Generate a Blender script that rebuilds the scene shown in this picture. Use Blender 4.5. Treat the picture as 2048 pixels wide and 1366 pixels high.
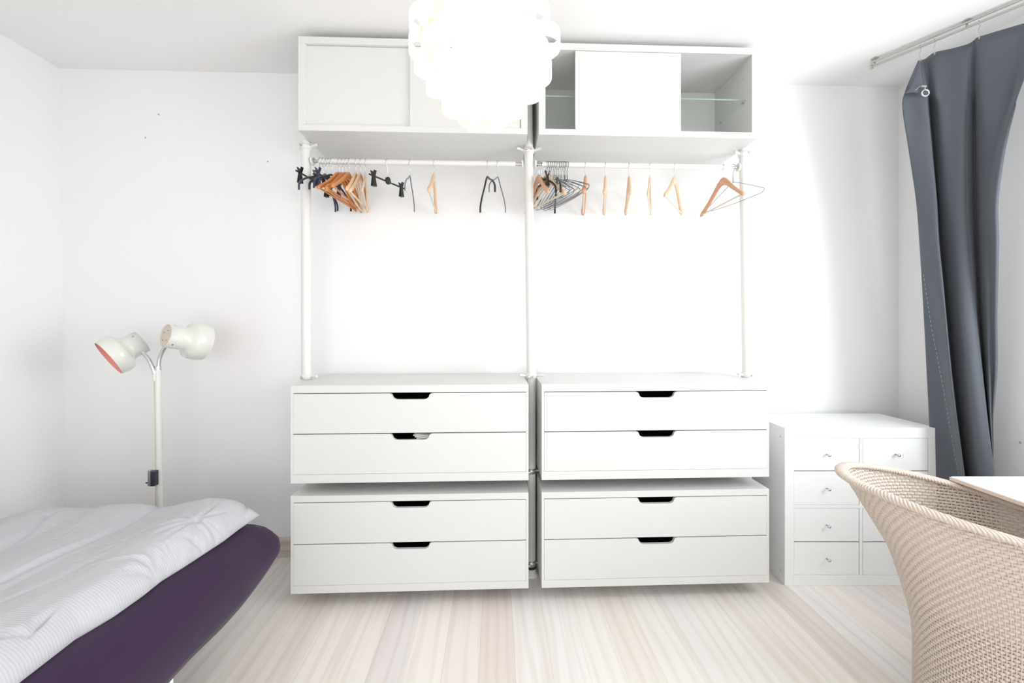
import bpy, bmesh, math, random
import numpy as np
from mathutils import Vector, Matrix, Quaternion
sc = bpy.context.scene
for o in list(bpy.data.objects): bpy.data.objects.remove(o)
PI = math.pi
S = 0.01                       # all numbers below are centimetres
YAW = 0.0398; CX, CY, CZ = -19.02, -249.93, 131.99; F = 867.26
cyw, syw = math.cos(YAW), math.sin(YAW)

# ---------------------------------------------------------------- camera
cd = bpy.data.cameras.new('camera'); cam = bpy.data.objects.new('camera', cd)
sc.collection.objects.link(cam); sc.camera = cam
cam.location = (CX*S, CY*S, CZ*S); cam.rotation_euler = (PI/2, 0, -YAW)
cd.sensor_width = 36; cd.lens = F/2048*36; cd.shift_y = (646.06-683)/2048; cd.clip_start = 0.02

# ---------------------------------------------------------------- world, lights, exposure
w = bpy.data.worlds.new('sky'); sc.world = w; w.use_nodes = True
bg = w.node_tree.nodes['Background']; bg.inputs[0].default_value = (0.93, 0.965, 1.0, 1); bg.inputs[1].default_value = 1.2
def area(name, loc, size, power, col, rot):
    l = bpy.data.lights.new(name, 'AREA'); l.shape = 'RECTANGLE'; l.size = size[0]*S; l.size_y = size[1]*S
    l.energy = power; l.color = col
    o = bpy.data.objects.new(name, l); o.location = Vector(loc)*S; o.rotation_euler = rot; sc.collection.objects.link(o)
area('daylight_right_window', (233, -175, 155), (160, 150), 42, (0.90, 0.955, 1.0), (0, PI/2, 0))
area('added_rear_fill', (-20, -436, 118), (300, 215), 19, (1.0, 0.985, 0.965), (PI/2, 0, 0))  # added fill light behind the camera, brightens the fronts and lower parts
sc.view_settings.view_transform = 'Standard'; sc.view_settings.look = 'None'
sc.view_settings.exposure = 0.42; sc.view_settings.gamma = 1; sc.view_settings.use_curve_mapping = False

# ---------------------------------------------------------------- helpers
def at(px, py, d):             # world point (cm) behind photograph pixel (px, py) at distance d in front of the lens
    xr = (px-1024)/F*d; z = CZ-(py-646.06)/F*d
    return (CX+cyw*xr+syw*d, CY-syw*xr+cyw*d, z)
def cam2w(x, d, z=0): return (CX+cyw*x+syw*d, CY-syw*x+cyw*d, z)

class MB:
    def __init__(s): s.v = []; s.f = []; s.sm = []
    def add(s, vs, fs, smooth=False):
        n = len(s.v); s.v += [tuple(p) for p in vs]; s.f += [tuple(i+n for i in f) for f in fs]; s.sm += [smooth]*len(fs); return s
    def box(s, x0, x1, y0, y1, z0, z1):
        vs = [(x, y, z) for z in (z0, z1) for y in (y0, y1) for x in (x0, x1)]
        return s.add(vs, [(0, 2, 3, 1), (4, 5, 7, 6), (0, 1, 5, 4), (2, 6, 7, 3), (0, 4, 6, 2), (1, 3, 7, 5)])
    def prism(s, poly, y0, y1):            # polygon in xz (counter-clockwise seen from -y), extruded in y
        n = len(poly)
        vs = [(x, y0, z) for x, z in poly]+[(x, y1, z) for x, z in poly]
        fs = [tuple(range(n)), tuple(range(2*n-1, n-1, -1))]+[((i+1) % n, i, i+n, (i+1) % n+n) for i in range(n)]
        return s.add(vs, fs)
    def tube(s, pts, r, seg=10, closed=False, caps=True, flat=None):
        pts = [Vector(p) for p in pts]; n = len(pts)
        rs = r if isinstance(r, (list, tuple)) else [r]*n
        vs = []; up = None
        for i, p in enumerate(pts):
            if closed: t = pts[(i+1) % n]-pts[i-1]
            else: t = pts[min(i+1, n-1)]-pts[max(i-1, 0)]
            t.normalize()
            if up is None:
                up = Vector((0, 0, 1)) if abs(t.z) < 0.9 else Vector((1, 0, 0))
            b = t.cross(up)
            if b.length < 1e-6: b = t.cross(Vector((0, 1, 0)))
            b.normalize(); u = b.cross(t).normalized(); up = u
            for k in range(seg):
                a = 2*PI*k/seg
                vs.append(p+b*(math.cos(a)*rs[i])+u*(math.sin(a)*rs[i]*(flat or 1)))
        fs = []
        for i in range(n if closed else n-1):
            j = (i+1) % n
            for k in range(seg):
                k2 = (k+1) % seg
                fs.append((i*seg+k, i*seg+k2, j*seg+k2, j*seg+k))
        s.add(vs, fs, True)
        if caps and not closed:
            s.add(vs[:seg], [tuple(range(seg))[::-1]]); s.add(vs[-seg:], [tuple(range(seg))])
        return s
    def cyl(s, x, y, z0, z1, r, seg=24): return s.tube([(x, y, z0), (x, y, z1)], r, seg)
    def lathe(s, prof, seg=40, M=None):    # prof: (r, z) list about local z
        vs = []; n = len(prof)
        for r, z in prof:
            for k in range(seg):
                a = 2*PI*k/seg; vs.append(Vector((r*math.cos(a), r*math.sin(a), z)))
        if M: vs = [M @ v for v in vs]
        fs = [(i*seg+k, i*seg+(k+1) % seg, (i+1)*seg+(k+1) % seg, (i+1)*seg+k) for i in range(n-1) for k in range(seg)]
        return s.add(vs, fs, True)
    def build(s, name, mat, parent=None, bevel=0, kind=None, label=None, loc=(0, 0, 0), rz=0, weld=False):
        me = bpy.data.meshes.new(name)
        me.from_pydata([(a*S, b*S, c*S) for a, b, c in s.v], [], s.f)
        me.polygons.foreach_set('use_smooth', s.sm); me.materials.append(mat); me.update()
        o = bpy.data.objects.new(name, me); sc.collection.objects.link(o)
        o.location = Vector(loc)*S; o.rotation_euler = (0, 0, rz)
        if parent: o.parent = parent
        if bevel:
            m = o.modifiers.new('bevel', 'BEVEL'); m.width = bevel*S; m.segments = 2; m.limit_method = 'ANGLE'; m.angle_limit = math.radians(50)
        if kind: o['kind'] = kind
        if label: o['label'] = label
        return o
def tag(o, label=None, cat=None, group=None, kind=None):
    if label: o['label'] = label
    if cat: o['category'] = cat
    if group: o['group'] = group
    if kind: o['kind'] = kind
    return o
def thing(name, label, cat, loc=(0, 0, 0), rz=0, group=None):
    o = bpy.data.objects.new(name, None); sc.collection.objects.link(o)
    o.location = Vector(loc)*S; o.rotation_euler = (0, 0, rz); o.empty_display_size = .1
    return tag(o, label, cat, group)
def copy_tree(o, parent=None):
    c = o.copy(); sc.collection.objects.link(c); c.parent = parent
    for ch in list(o.children): copy_tree(ch, c)
    return c
def smooth_pts(pts, n):                    # Catmull-Rom through points
    pts = [Vector(p) for p in pts]; P = [pts[0]*2-pts[1]]+pts+[pts[-1]*2-pts[-2]]; out = []
    for i in range(1, len(P)-2):
        for k in range(n):
            t = k/n; a, b, c, d = P[i-1:i+3]
            out.append(0.5*((2*b)+(c-a)*t+(2*a-5*b+4*c-d)*t*t+(3*b-a-3*c+d)*t**3))
    out.append(pts[-1]); return out
def interp(x, xs, ys): return float(np.interp(x, xs, ys))

# ---------------------------------------------------------------- materials
def mat(name, col, rough=0.5, metal=0, bump=0, bscale=50, var=0, spec=0.5, coat=0):
    m = bpy.data.materials.new(name); m.use_nodes = True; nt = m.node_tree; N = nt.nodes; L = nt.links
    b = N['Principled BSDF']; b.inputs['Base Color'].default_value = (*col, 1); b.inputs['Roughness'].default_value = rough
    b.inputs['Metallic'].default_value = metal; b.inputs['Specular IOR Level'].default_value = spec; b.inputs['Coat Weight'].default_value = coat
    tc = N.new('ShaderNodeTexCoord'); nz = N.new('ShaderNodeTexNoise'); nz.inputs['Scale'].default_value = bscale; nz.inputs['Detail'].default_value = 4
    L.new(tc.outputs['Object'], nz.inputs['Vector'])
    if var:
        mx = N.new('ShaderNodeMix'); mx.data_type = 'RGBA'
        mx.inputs[6].default_value = (*[c*(1-var) for c in col], 1); mx.inputs[7].default_value = (*[min(1, c*(1+var)) for c in col], 1)
        L.new(nz.outputs['Fac'], mx.inputs[0]); L.new(mx.outputs[2], b.inputs['Base Color'])
    if bump:
        bp = N.new('ShaderNodeBump'); bp.inputs['Strength'].default_value = bump; bp.inputs['Distance'].default_value = 0.002
        L.new(nz.outputs['Fac'], bp.inputs['Height']); L.new(bp.outputs[0], b.inputs['Normal'])
    return m
def srgb(r, g, b): return tuple(((c/255)/12.92 if c/255 <= .04045 else ((c/255+.055)/1.055)**2.4) for c in (r, g, b))
M = {}
M['wall'] = mat('white_wall_paint', (.915, .91, .905), .85, bump=.15, bscale=90, var=.01)
M['ceiling'] = mat('white_ceiling_paint', (.93, .92, .91), .9, bump=.1, bscale=60, var=.01)
M['furn'] = mat('white_foil_furniture', (.73, .733, .715), .38, bump=.02, bscale=30, var=.008)
M['kall'] = mat('white_lacquer_board', (.87, .875, .865), .42, bump=.02, bscale=30, var=.008)
M['inner'] = mat('drawer_inner_painted_shade', (.035, .03, .027), .8, var=.1)  # near-black colour stands in for the shade inside the closed drawers
M['post'] = mat('white_powder_coat', (.80, .795, .76), .35, var=.01)
M['chrome'] = mat('chrome', (.62, .62, .63), .22, metal=1, var=.05)
M['steel'] = mat('brushed_steel', (.55, .54, .52), .35, metal=1, var=.08)
M['wire'] = mat('dark_grey_wire', (.20, .20, .215), .35, metal=.6, var=.1)
M['wirewhite'] = mat('silver_white_wire', (.22, .22, .25), .35, metal=.5, var=.1)
M['black'] = mat('black_plastic', (.012, .012, .013), .35, var=.2)
M['rubber'] = mat('black_rubber', (.02, .018, .016), .7, var=.2)
M['navy'] = mat('navy_plastic', (.035, .037, .075), .35, var=.2)
M['bluegrey'] = mat('blue_grey_plastic', (.16, .17, .24), .4, var=.1)
M['lampenamel'] = mat('cream_white_enamel', (.78, .775, .72), .18, var=.015, coat=.4)
M['pink'] = mat('salmon_inner_enamel', srgb(255, 182, 166), .5, var=.02)
M['disc'] = mat('aged_cream_disc', srgb(212, 200, 184), .6, var=.06)
M['cord'] = mat('ivory_cord', srgb(205, 196, 176), .6, var=.04)
M['switch'] = mat('dark_switch', (.035, .03, .05), .3, var=.2)
M['table'] = mat('white_table_laminate', (.86, .87, .9), .3, var=.008)
M['tableedge'] = mat('beige_table_edge', srgb(216, 200, 188), .5, var=.03)
M['base'] = mat('greyish_white_skirting', srgb(205, 193, 184), .5, var=.03)
M['hole'] = mat('grey_filler', (.5, .5, .5), .9, var=.1)
M['cloth'] = mat('white_paper', (.75, .72, .68), .8, var=.05)
def wood_mat(name, c0, c1, rough=.4):
    m = mat(name, c0, rough); nt = m.node_tree; N = nt.nodes; L = nt.links; b = N['Principled BSDF']
    tc = N.new('ShaderNodeTexCoord'); mp = N.new('ShaderNodeMapping'); mp.inputs['Scale'].default_value = (60, 6, 60)
    nz = N.new('ShaderNodeTexNoise'); nz.inputs['Scale'].default_value = 3; nz.inputs['Detail'].default_value = 5
    mx = N.new('ShaderNodeMix'); mx.data_type = 'RGBA'; mx.inputs[6].default_value = (*c0, 1); mx.inputs[7].default_value = (*c1, 1)
    L.new(tc.outputs['Object'], mp.inputs[0]); L.new(mp.outputs[0], nz.inputs['Vector']); L.new(nz.outputs['Fac'], mx.inputs[0]); L.new(mx.outputs[2], b.inputs['Base Color'])
    return m
M['wood'] = wood_mat('warm_beech', srgb(200, 142, 104), srgb(222, 172, 136))
M['woodpale'] = wood_mat('pale_beech', srgb(218, 178, 140), srgb(236, 204, 170))
M['woodorange'] = wood_mat('orange_varnished_wood', srgb(190, 112, 52), srgb(226, 152, 88))
M['barpale'] = wood_mat('pale_dowel', srgb(214, 196, 170), srgb(232, 218, 196))

def fabric(name, col, rough=.9, weave=900, strength=.25, sheen=0, ribs=None, noise=.03):
    m = mat(name, col, rough); nt = m.node_tree; N = nt.nodes; L = nt.links; b = N['Principled BSDF']
    b.inputs['Sheen Weight'].default_value = sheen
    tc = N.new('ShaderNodeTexCoord')
    wv = N.new('ShaderNodeTexWave'); wv.wave_type = 'BANDS'; wv.bands_direction = ribs or 'Y'; wv.inputs['Scale'].default_value = weave; wv.inputs['Distortion'].default_value = 1.5; wv.inputs['Detail'].default_value = 1
    nz = N.new('ShaderNodeTexNoise'); nz.inputs['Scale'].default_value = 9; nz.inputs['Detail'].default_value = 3
    mx = N.new('ShaderNodeMix'); mx.data_type = 'RGBA'
    mx.inputs[6].default_value = (*[c*(1-noise) for c in col], 1); mx.inputs[7].default_value = (*[c*(1+noise) for c in col], 1)
    L.new(tc.outputs['Object'], nz.inputs['Vector']); L.new(nz.outputs['Fac'], mx.inputs[0]); L.new(mx.outputs[2], b.inputs['Base Color'])
    bp = N.new('ShaderNodeBump'); bp.inputs['Strength'].default_value = strength; bp.inputs['Distance'].default_value = .001
    L.new(tc.outputs['Object'], wv.inputs['Vector']); L.new(wv.outputs['Fac'], bp.inputs['Height']); L.new(bp.outputs[0], b.inputs['Normal'])
    return m
M['purple'] = fabric('aubergine_jersey_sheet', srgb(48, 22, 58), .95, weave=300, strength=.15, sheen=.15)
M['duvet'] = fabric('white_seersucker_cotton', (.57, .57, .595), .9, weave=42, strength=.5, ribs='Y', noise=.01)
M['curtain'] = fabric('slate_grey_curtain', srgb(78, 83, 92), .6, weave=500, strength=.15, sheen=.2)
M['thread'] = mat('pale_grey_thread', srgb(170, 174, 180), .8, var=.05)
M['wicker'] = mat('cream_white_wicker', srgb(208, 194, 181), .5, var=.04, bscale=60)
M['wickerseat'] = mat('cream_seat', srgb(225, 215, 200), .7, var=.03)

def glass_mat():
    m = bpy.data.materials.new('greenish_glass'); m.use_nodes = True; nt = m.node_tree; N = nt.nodes; N.remove(N['Principled BSDF'])
    tr = N.new('ShaderNodeBsdfTransparent'); tr.inputs[0].default_value = (.985, .996, .988, 1)
    gl = N.new('ShaderNodeBsdfGlossy'); gl.inputs[0].default_value = (.7, .85, .78, 1); gl.inputs['Roughness'].default_value = .05
    mx = N.new('ShaderNodeMixShader'); mx.inputs[0].default_value = .03
    nt.links.new(tr.outputs[0], mx.inputs[1]); nt.links.new(gl.outputs[0], mx.inputs[2]); nt.links.new(mx.outputs[0], N['Material Output'].inputs[0])
    return m
M['glassedge'] = mat('green_glass_edge', (.30, .42, .34), .2)
M['glass'] = glass_mat()
def shade_mat():
    m = bpy.data.materials.new('translucent_white_foil'); m.use_nodes = True; nt = m.node_tree; N = nt.nodes; L = nt.links
    N.remove(N['Principled BSDF']); out = N['Material Output']
    d = N.new('ShaderNodeBsdfDiffuse'); t = N.new('ShaderNodeBsdfTranslucent'); mx = N.new('ShaderNodeMixShader'); mx.inputs[0].default_value = .5
    nz = N.new('ShaderNodeTexNoise'); nz.inputs['Scale'].default_value = 20; rp = N.new('ShaderNodeMix'); rp.data_type = 'RGBA'
    rp.inputs[6].default_value = (.9, .885, .86, 1); rp.inputs[7].default_value = (.93, .92, .9, 1)
    L.new(nz.outputs['Fac'], rp.inputs[0]); L.new(rp.outputs[2], d.inputs[0]); L.new(rp.outputs[2], t.inputs[0])
    L.new(d.outputs[0], mx.inputs[1]); L.new(t.outputs[0], mx.inputs[2]); L.new(mx.outputs[0], out.inputs[0]); return m
M['shade'] = shade_mat()
def plank_mat():
    m = bpy.data.materials.new('whitewashed_ash_plank'); m.use_nodes = True; nt = m.node_tree; N = nt.nodes; L = nt.links
    b = N['Principled BSDF']; b.inputs['Roughness'].default_value = .42
    oi = N.new('ShaderNodeObjectInfo'); tc = N.new('ShaderNodeTexCoord'); 
    off = N.new('ShaderNodeVectorMath'); off.operation = 'MULTIPLY_ADD'; off.inputs[1].default_value = (1, 1, 1)
    cmb = N.new('ShaderNodeCombineXYZ'); mul = N.new('ShaderNodeMath'); mul.operation = 'MULTIPLY'; mul.inputs[1].default_value = 37
    L.new(oi.outputs['Alpha'], mul.inputs[0]); L.new(mul.outputs[0], cmb.inputs[0]); L.new(mul.outputs[0], cmb.inputs[2])
    L.new(tc.outputs['Object'], off.inputs[0]); L.new(cmb.outputs[0], off.inputs[2])
    mp = N.new('ShaderNodeMapping'); mp.inputs['Scale'].default_value = (4.5, .6, 1); L.new(off.outputs[0], mp.inputs[0])
    wv = N.new('ShaderNodeTexWave'); wv.wave_type = 'RINGS'; wv.rings_direction = 'Y'; wv.inputs['Scale'].default_value = 1.3; wv.inputs['Distortion'].default_value = 9; wv.inputs['Detail'].default_value = 2; wv.inputs['Detail Scale'].default_value = .9
    L.new(mp.outputs[0], wv.inputs['Vector'])
    mp2 = N.new('ShaderNodeMapping'); mp2.inputs['Scale'].default_value = (30, 1.2, 1); L.new(off.outputs[0], mp2.inputs[0])
    n2 = N.new('ShaderNodeTexNoise'); n2.inputs['Scale'].default_value = 1.5; n2.inputs['Detail'].default_value = 6; L.new(mp2.outputs[0], n2.inputs['Vector'])
    mp3 = N.new('ShaderNodeMapping'); mp3.inputs['Scale'].default_value = (14, .7, 1); L.new(off.outputs[0], mp3.inputs[0])
    n3 = N.new('ShaderNodeTexNoise'); n3.inputs['Scale'].default_value = 1.2; n3.inputs['Detail'].default_value = 2; L.new(mp3.outputs[0], n3.inputs['Vector'])
    def mulc(a, fac, dark):
        mx = N.new('ShaderNodeMix'); mx.data_type = 'RGBA'; mx.blend_type = 'MULTIPLY'; mx.inputs[7].default_value = (*dark, 1)
        L.new(a, mx.inputs[6]); L.new(fac, mx.inputs[0]); return mx.outputs[2]
    def ramp(x, a, c, to):
        mr = N.new('ShaderNodeMapRange'); mr.inputs[1].default_value = a; mr.inputs[2].default_value = c; mr.inputs[4].default_value = to; L.new(x, mr.inputs[0]); return mr.outputs[0]
    c = mulc(oi.outputs['Color'], ramp(wv.outputs['Fac'], .4, 0, .42), (.88, .83, .80))
    c = mulc(c, ramp(n2.outputs['Fac'], .45, .7, .3), (.92, .89, .87))
    c = mulc(c, ramp(n3.outputs['Fac'], .5, .75, .8), (.88, .82, .79))
    L.new(c, b.inputs['Base Color'])
    bp = N.new('ShaderNodeBump'); bp.inputs['Strength'].default_value = .06; bp.inputs['Distance'].default_value = .001
    L.new(n2.outputs['Fac'], bp.inputs['Height']); L.new(bp.outputs[0], b.inputs['Normal'])
    return m
M['plank'] = plank_mat(); M['subfloor'] = mat('subfloor', (.35, .29, .25), .9, var=.05)

# ---------------------------------------------------------------- room shell
CEIL = 273.0; XL, XR = -259.7, 222.4; YR = -430
def struct(name, mb, m, bevel=0, **k):
    o = mb.build(name, m, None, bevel); o['kind'] = 'structure'
    for a, b in k.items(): o[a] = b
    return o
wall_back = struct('wall_back', MB().box(XL-12, XR+12, 0, 12, 0, CEIL), M['wall'])
wl = MB(); wl.add([(XL-12, YR, 0), (XL+2.8, YR, 0), (XL-12, 0, 0), (XL+2.8, 0, 0), (XL-12, YR, CEIL), (XL, YR, CEIL), (XL-12, 0, CEIL), (XL, 0, CEIL)],
   [(0, 2, 3, 1), (4, 5, 7, 6), (0, 1, 5, 4), (2, 6, 7, 3), (0, 4, 6, 2), (1, 3, 7, 5)])
wall_left = struct('wall_left', wl, M['wall'])
wr = MB()
WY0, WY1, WZ0, WZ1 = -258, -96, 78, 235
wr.box(XR, XR+12, WY1, 0, 0, CEIL); wr.box(XR, XR+12, YR, WY0, 0, CEIL); wr.box(XR, XR+12, WY0, WY1, 0, WZ0); wr.box(XR, XR+12, WY0, WY1, WZ1, CEIL)
wall_right = struct('wall_right', wr, M['wall'])
struct('ceiling', MB().box(XL-12, XR+12, YR, 12, CEIL, CEIL+10), M['ceiling'])
rw = MB().box(XL-12, -180, YR-12, YR, 0, CEIL).box(140, XR+12, YR-12, YR, 0, CEIL).box(-180, 140, YR-12, YR, 0, 6).box(-180, 140, YR-12, YR, 240, CEIL)  # unseen opening, sized for the added rear light
struct('wall_rear', rw, M['wall'])
win = struct('window_1', MB().box(XR+3, XR+8, WY0, WY0+6, WZ0, WZ1).box(XR+3, XR+8, WY1-6, WY1, WZ0, WZ1).box(XR+3, XR+8, WY0+6, WY1-6, WZ0, WZ0+6).box(XR+3, XR+8, WY0+6, WY1-6, WZ1-6, WZ1), M['kall'])
floor = struct('floor', MB().box(XL-12, XR+12, YR, 12, -6, -1.6), M['subfloor'])
PW = 13.9; rnd = random.Random(5)
pal = [(.90, .86, .81), (.87, .81, .765), (.83, .76, .71), (.92, .885, .84), (.80, .72, .67), (.90, .87, .84), (.90, .85, .79), (.82, .77, .75)]
def plank_mesh(L_):
    mb = MB().box(.015, PW-.015, .01, L_-.01, -1.6, 0); return mb
plank_cache = {}
x = XL-1.1-.5; k = 0
while x < XR+.5:
    y = -3-rnd.random()*0.0; first = True
    y = 0.0; 
    while y > YR:
        L_ = rnd.choice([340, 400]) if not first else rnd.choice([215, 260, 300, 340])
        first = False; L_ = min(L_, y-YR)
        if L_ < 1: break
        if L_ not in plank_cache:
            o = plank_mesh(L_).build('plank', M['plank'], floor, bevel=.03); plank_cache[L_] = o.data
        else:
            o = bpy.data.objects.new('plank', plank_cache[L_]); sc.collection.objects.link(o); o.parent = floor
            m_ = o.modifiers.new('bevel', 'BEVEL'); m_.width = .0003; m_.segments = 2
        o.location = (x*S, (y-L_)*S, 0)
        c = rnd.choice(pal); j = rnd.uniform(-.012, .012)
        o.color = (c[0]+j, c[1]+j, c[2]+j, rnd.random())
        y -= L_
    x += PW; k += 1
# skirting: a board with a rounded top bead and a second bead lower down
def skirt(name, x0, x1):
    prof = [(0, 0), (-1.2, 0), (-1.2, 3.6), (-1.9, 4.4), (-1.9, 5.8), (-1.2, 6.4), (-1.2, 8.6), (-2.0, 9.2), (-2.0, 10.2), (-1.2, 11.0), (0, 11.0)]
    n = len(prof); vs = [(x0, a, b) for a, b in prof]+[(x1, a, b) for a, b in prof]
    fs = [tuple(range(n))[::-1], tuple(range(n, 2*n))]+[(i, (i+1) % n, (i+1) % n+n, i+n) for i in range(n)]
    return struct(name, MB().add(vs, fs), M['base'])
skirt('baseboard_back', XL+2.9, XR)
# small marks on the walls
def hole(parent, x, y, z, r=.55, ax='y'):
    mb = MB(); prof = [(r, 0), (r*.6, .12), (.001, .14)]
    R = Matrix.Rotation(PI/2, 4, 'X') if ax == 'y' else Matrix.Rotation(-PI/2 if ax == 'x-' else PI/2, 4, 'Y')
    mb.lathe(prof, 12, Matrix.Translation((x, y, z)) @ R); mb.build('wall_plug', M['hole'], parent)
for px, py in ((330, 237), (305, 283), (540, 326)): 
    p = at(px, py, 247); hole(wall_back, p[0], 0, p[2], .5)
p = at(248, 205, 240); ring = [(p[0]+3.6*math.cos(a*PI/12), -.02, p[2]+3.6*math.sin(a*PI/12)) for a in range(24)]
MB().tube(ring, .12, 6, closed=True).build('plaster_patch', M['wall'], wall_back)
hole(wall_left, XL+2.5, -43, 31, .6, 'x+'); hole(wall_right, XR, -60, 77, .6, 'x-')

# ---------------------------------------------------------------- drawer chests
def slot_front(w, h, slot=10.5, deep=2.9):     # front with a recessed grip cut in its upper edge
    a = slot*.93; b = slot*.58
    pts = [(0, 0), (w, 0), (w, h)]
    c = w/2
    notch = [(c+a, h), (c+a-1.0, h-.5), (c+b+2.0, h-deep+.8), (c+b+.9, h-deep+.15), (c+b, h-deep), (c-b, h-deep), (c-b-.9, h-deep+.15), (c-b-2.0, h-deep+.8), (c-a+1.0, h-.5), (c-a, h)]
    return pts+notch+[(0, h)]
CW, CD = 110.0, 45.2
def chest(x0, z0, z1, label, top_t=3.5, bot_t=4.0, paper=False):
    H = z1-z0
    t = thing('drawer_chest', label, 'chest of drawers', (x0, -46.15, z0), 0, 'hanging drawer chests')
    c = MB(); st = 1.2
    c.box(0, CW, 0, CD, H-top_t, H); c.box(0, CW, 0, CD, 0, bot_t); c.box(0, st, 0.02, CD, bot_t, H-top_t); c.box(CW-st, CW, 0.02, CD, bot_t, H-top_t)
    c.box(st, CW-st, CD-1, CD, bot_t, H-top_t)
    c.build('carcass', M['furn'], t, bevel=.12)
    hh = (H-top_t-bot_t)/2
    for k in range(2):
        w_ = CW-2*st-.1; zb = bot_t+k*hh+.12; fh = hh-.45
        d = MB().prism([(st+.05+a, zb+b) for a, b in slot_front(w_, fh)], .0, 1.75).build('drawer', M['furn'], t, bevel=.05)
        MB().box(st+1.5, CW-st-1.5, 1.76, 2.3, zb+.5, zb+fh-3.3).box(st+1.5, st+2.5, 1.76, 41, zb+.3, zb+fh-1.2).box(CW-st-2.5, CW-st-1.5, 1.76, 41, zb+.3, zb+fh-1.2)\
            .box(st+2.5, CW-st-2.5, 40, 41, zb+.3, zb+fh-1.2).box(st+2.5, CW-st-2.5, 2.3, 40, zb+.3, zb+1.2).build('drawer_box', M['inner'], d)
    MB().box(st+.01, CW-st-.01, 3, CD-1.01, H-top_t-.35, H-top_t-.02).box(st+.01, CW-st-.01, 3, CD-1.01, bot_t+hh-.3, bot_t+hh-.05).build('slot_shade_sheets', M['inner'], t)  # thin dark sheets added to paint shade behind the grip slots
    return t
XA, XB = -113.1, 3.1
Z0, Z1, Z2, Z3 = 7.0, 52.1, 57.9, 103.1
t1 = chest(XA, Z0, Z1, 'white two-drawer chest, lower left, just above the floor beside the bed', 3.0, 3.6)
t2 = chest(XA, Z2, Z3, 'white two-drawer chest, upper left, with pale folded paper in its second grip')
t3 = chest(XB, Z0, Z1, 'white two-drawer chest, lower right, just above the floor beside the cube cabinet', 3.0, 3.6)
t4 = chest(XB, Z2, Z3, 'white two-drawer chest, upper right, with two empty dark grips')
# folded pale sheet peeking out of the second grip of the upper left chest
mb = MB()
for k in range(3):
    zz = Z2+4+18.0-1.2-k*.9
    pts = [(-58.0+5.2+.6*k, -43.3+.2*k, zz), (-50.5, -43.5, zz+.35), (-48.6, -43.3, zz-.2)]
    x0, x1 = -57.5+k*.8, -47.2-k*.5
    vs = []
    for i in range(13):
        u = i/12; vs += [(x0+(x1-x0)*u, -43.9, zz+.25*math.sin(u*7+k)), (x0+(x1-x0)*u, -30, zz+.2*math.sin(u*5)), (x0+(x1-x0)*u, -43.9, zz+.55+.25*math.sin(u*7+k)), (x0+(x1-x0)*u, -30, zz+.55)]
    fs = []
    for i in range(12):
        a = i*4; fs += [(a, a+4, a+5, a+1), (a+2, a+3, a+7, a+6), (a, a+2, a+6, a+4), (a+1, a+5, a+7, a+3)]
    fs += [(0, 1, 3, 2), (48, 50, 51, 49)]
    mb.add(vs, fs, True)
o = mb.build('folded_cloth', M['cloth']); tag(o, 'pale folded cloth showing in the grip of the upper left chest', 'cloth')

# ---------------------------------------------------------------- wall cabinets at the ceiling
ZC0, ZC1, YT = 224.2, 269.3, -38.6
def cabinet(x0, label, doors, shelf):
    t = thing('wall_cabinet', label, 'cabinet', (x0, YT, ZC0), 0, 'cabinets under the ceiling')
    H = ZC1-ZC0; D = 37.6; a, b = 3.3, 2.9
    c = MB().box(0, CW, 0, D, H-a, H).box(0, CW, 0, D, 0, b).box(0, a, 0, D, b, H-a).box(CW-a, CW, 0, D, b, H-a).box(a, CW-a, D-1.2, D, b, H-a)
    c.build('carcass', M['furn'], t, bevel=.12)
    for (x_0, x_1, yy) in doors:
        dd = MB().box(x_0, x_1, yy, yy+1.0, b+.15, H-a-.15).build('sliding_door', M['furn'], t, bevel=.08)
        MB().box(x_0-.25, x_0, yy-.15, yy+1.1, b+.15, H-a-.15).build('edge_strip', M['kall'], dd)
    if shelf:
        MB().box(a+.1, CW-a-.1, 5.5, D-1.4, 24.4-3, 24.4-2.4).build('glass_shelf', M['glass'], t)
        MB().box(a+.1, CW-a-.1, 5.35, 5.5, 24.4-3, 24.4-2.4).build('glass_edge', M['glassedge'], t.children[-1] if False else [q for q in t.children if q.name.startswith('glass_shelf')][0])
        pm = MB()
        for yy in (8, 30):
            for zz in (6, 12, 18, 28, 34):
                pm.tube([(CW-a-.01, yy, zz), (CW-a-.12, yy, zz)], .22, 8); pm.tube([(a+.01, yy, zz), (a+.12, yy, zz)], .22, 8)
        pm.build('shelf_pin_holes', M['hole'], t, kind='stuff')
        for xx in (a, CW-a-1.0):
            for yy in (7, 29): MB().box(xx, xx+1.0, yy, yy+.7, 20.8, 21.38).build('shelf_pin', M['steel'], t)
    return t
cabinet(-113.0, 'white cabinet under the ceiling, left, both sliding doors closed', [(3.6, 54.6, 1.6), (53.4, 106.5, .45)], False)
cabinet(2.5, 'white cabinet under the ceiling, right, open at both ends with a glass shelf', [(18.4, 70.9, .5), (18.9, 71.2, 1.9)], True)

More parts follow.
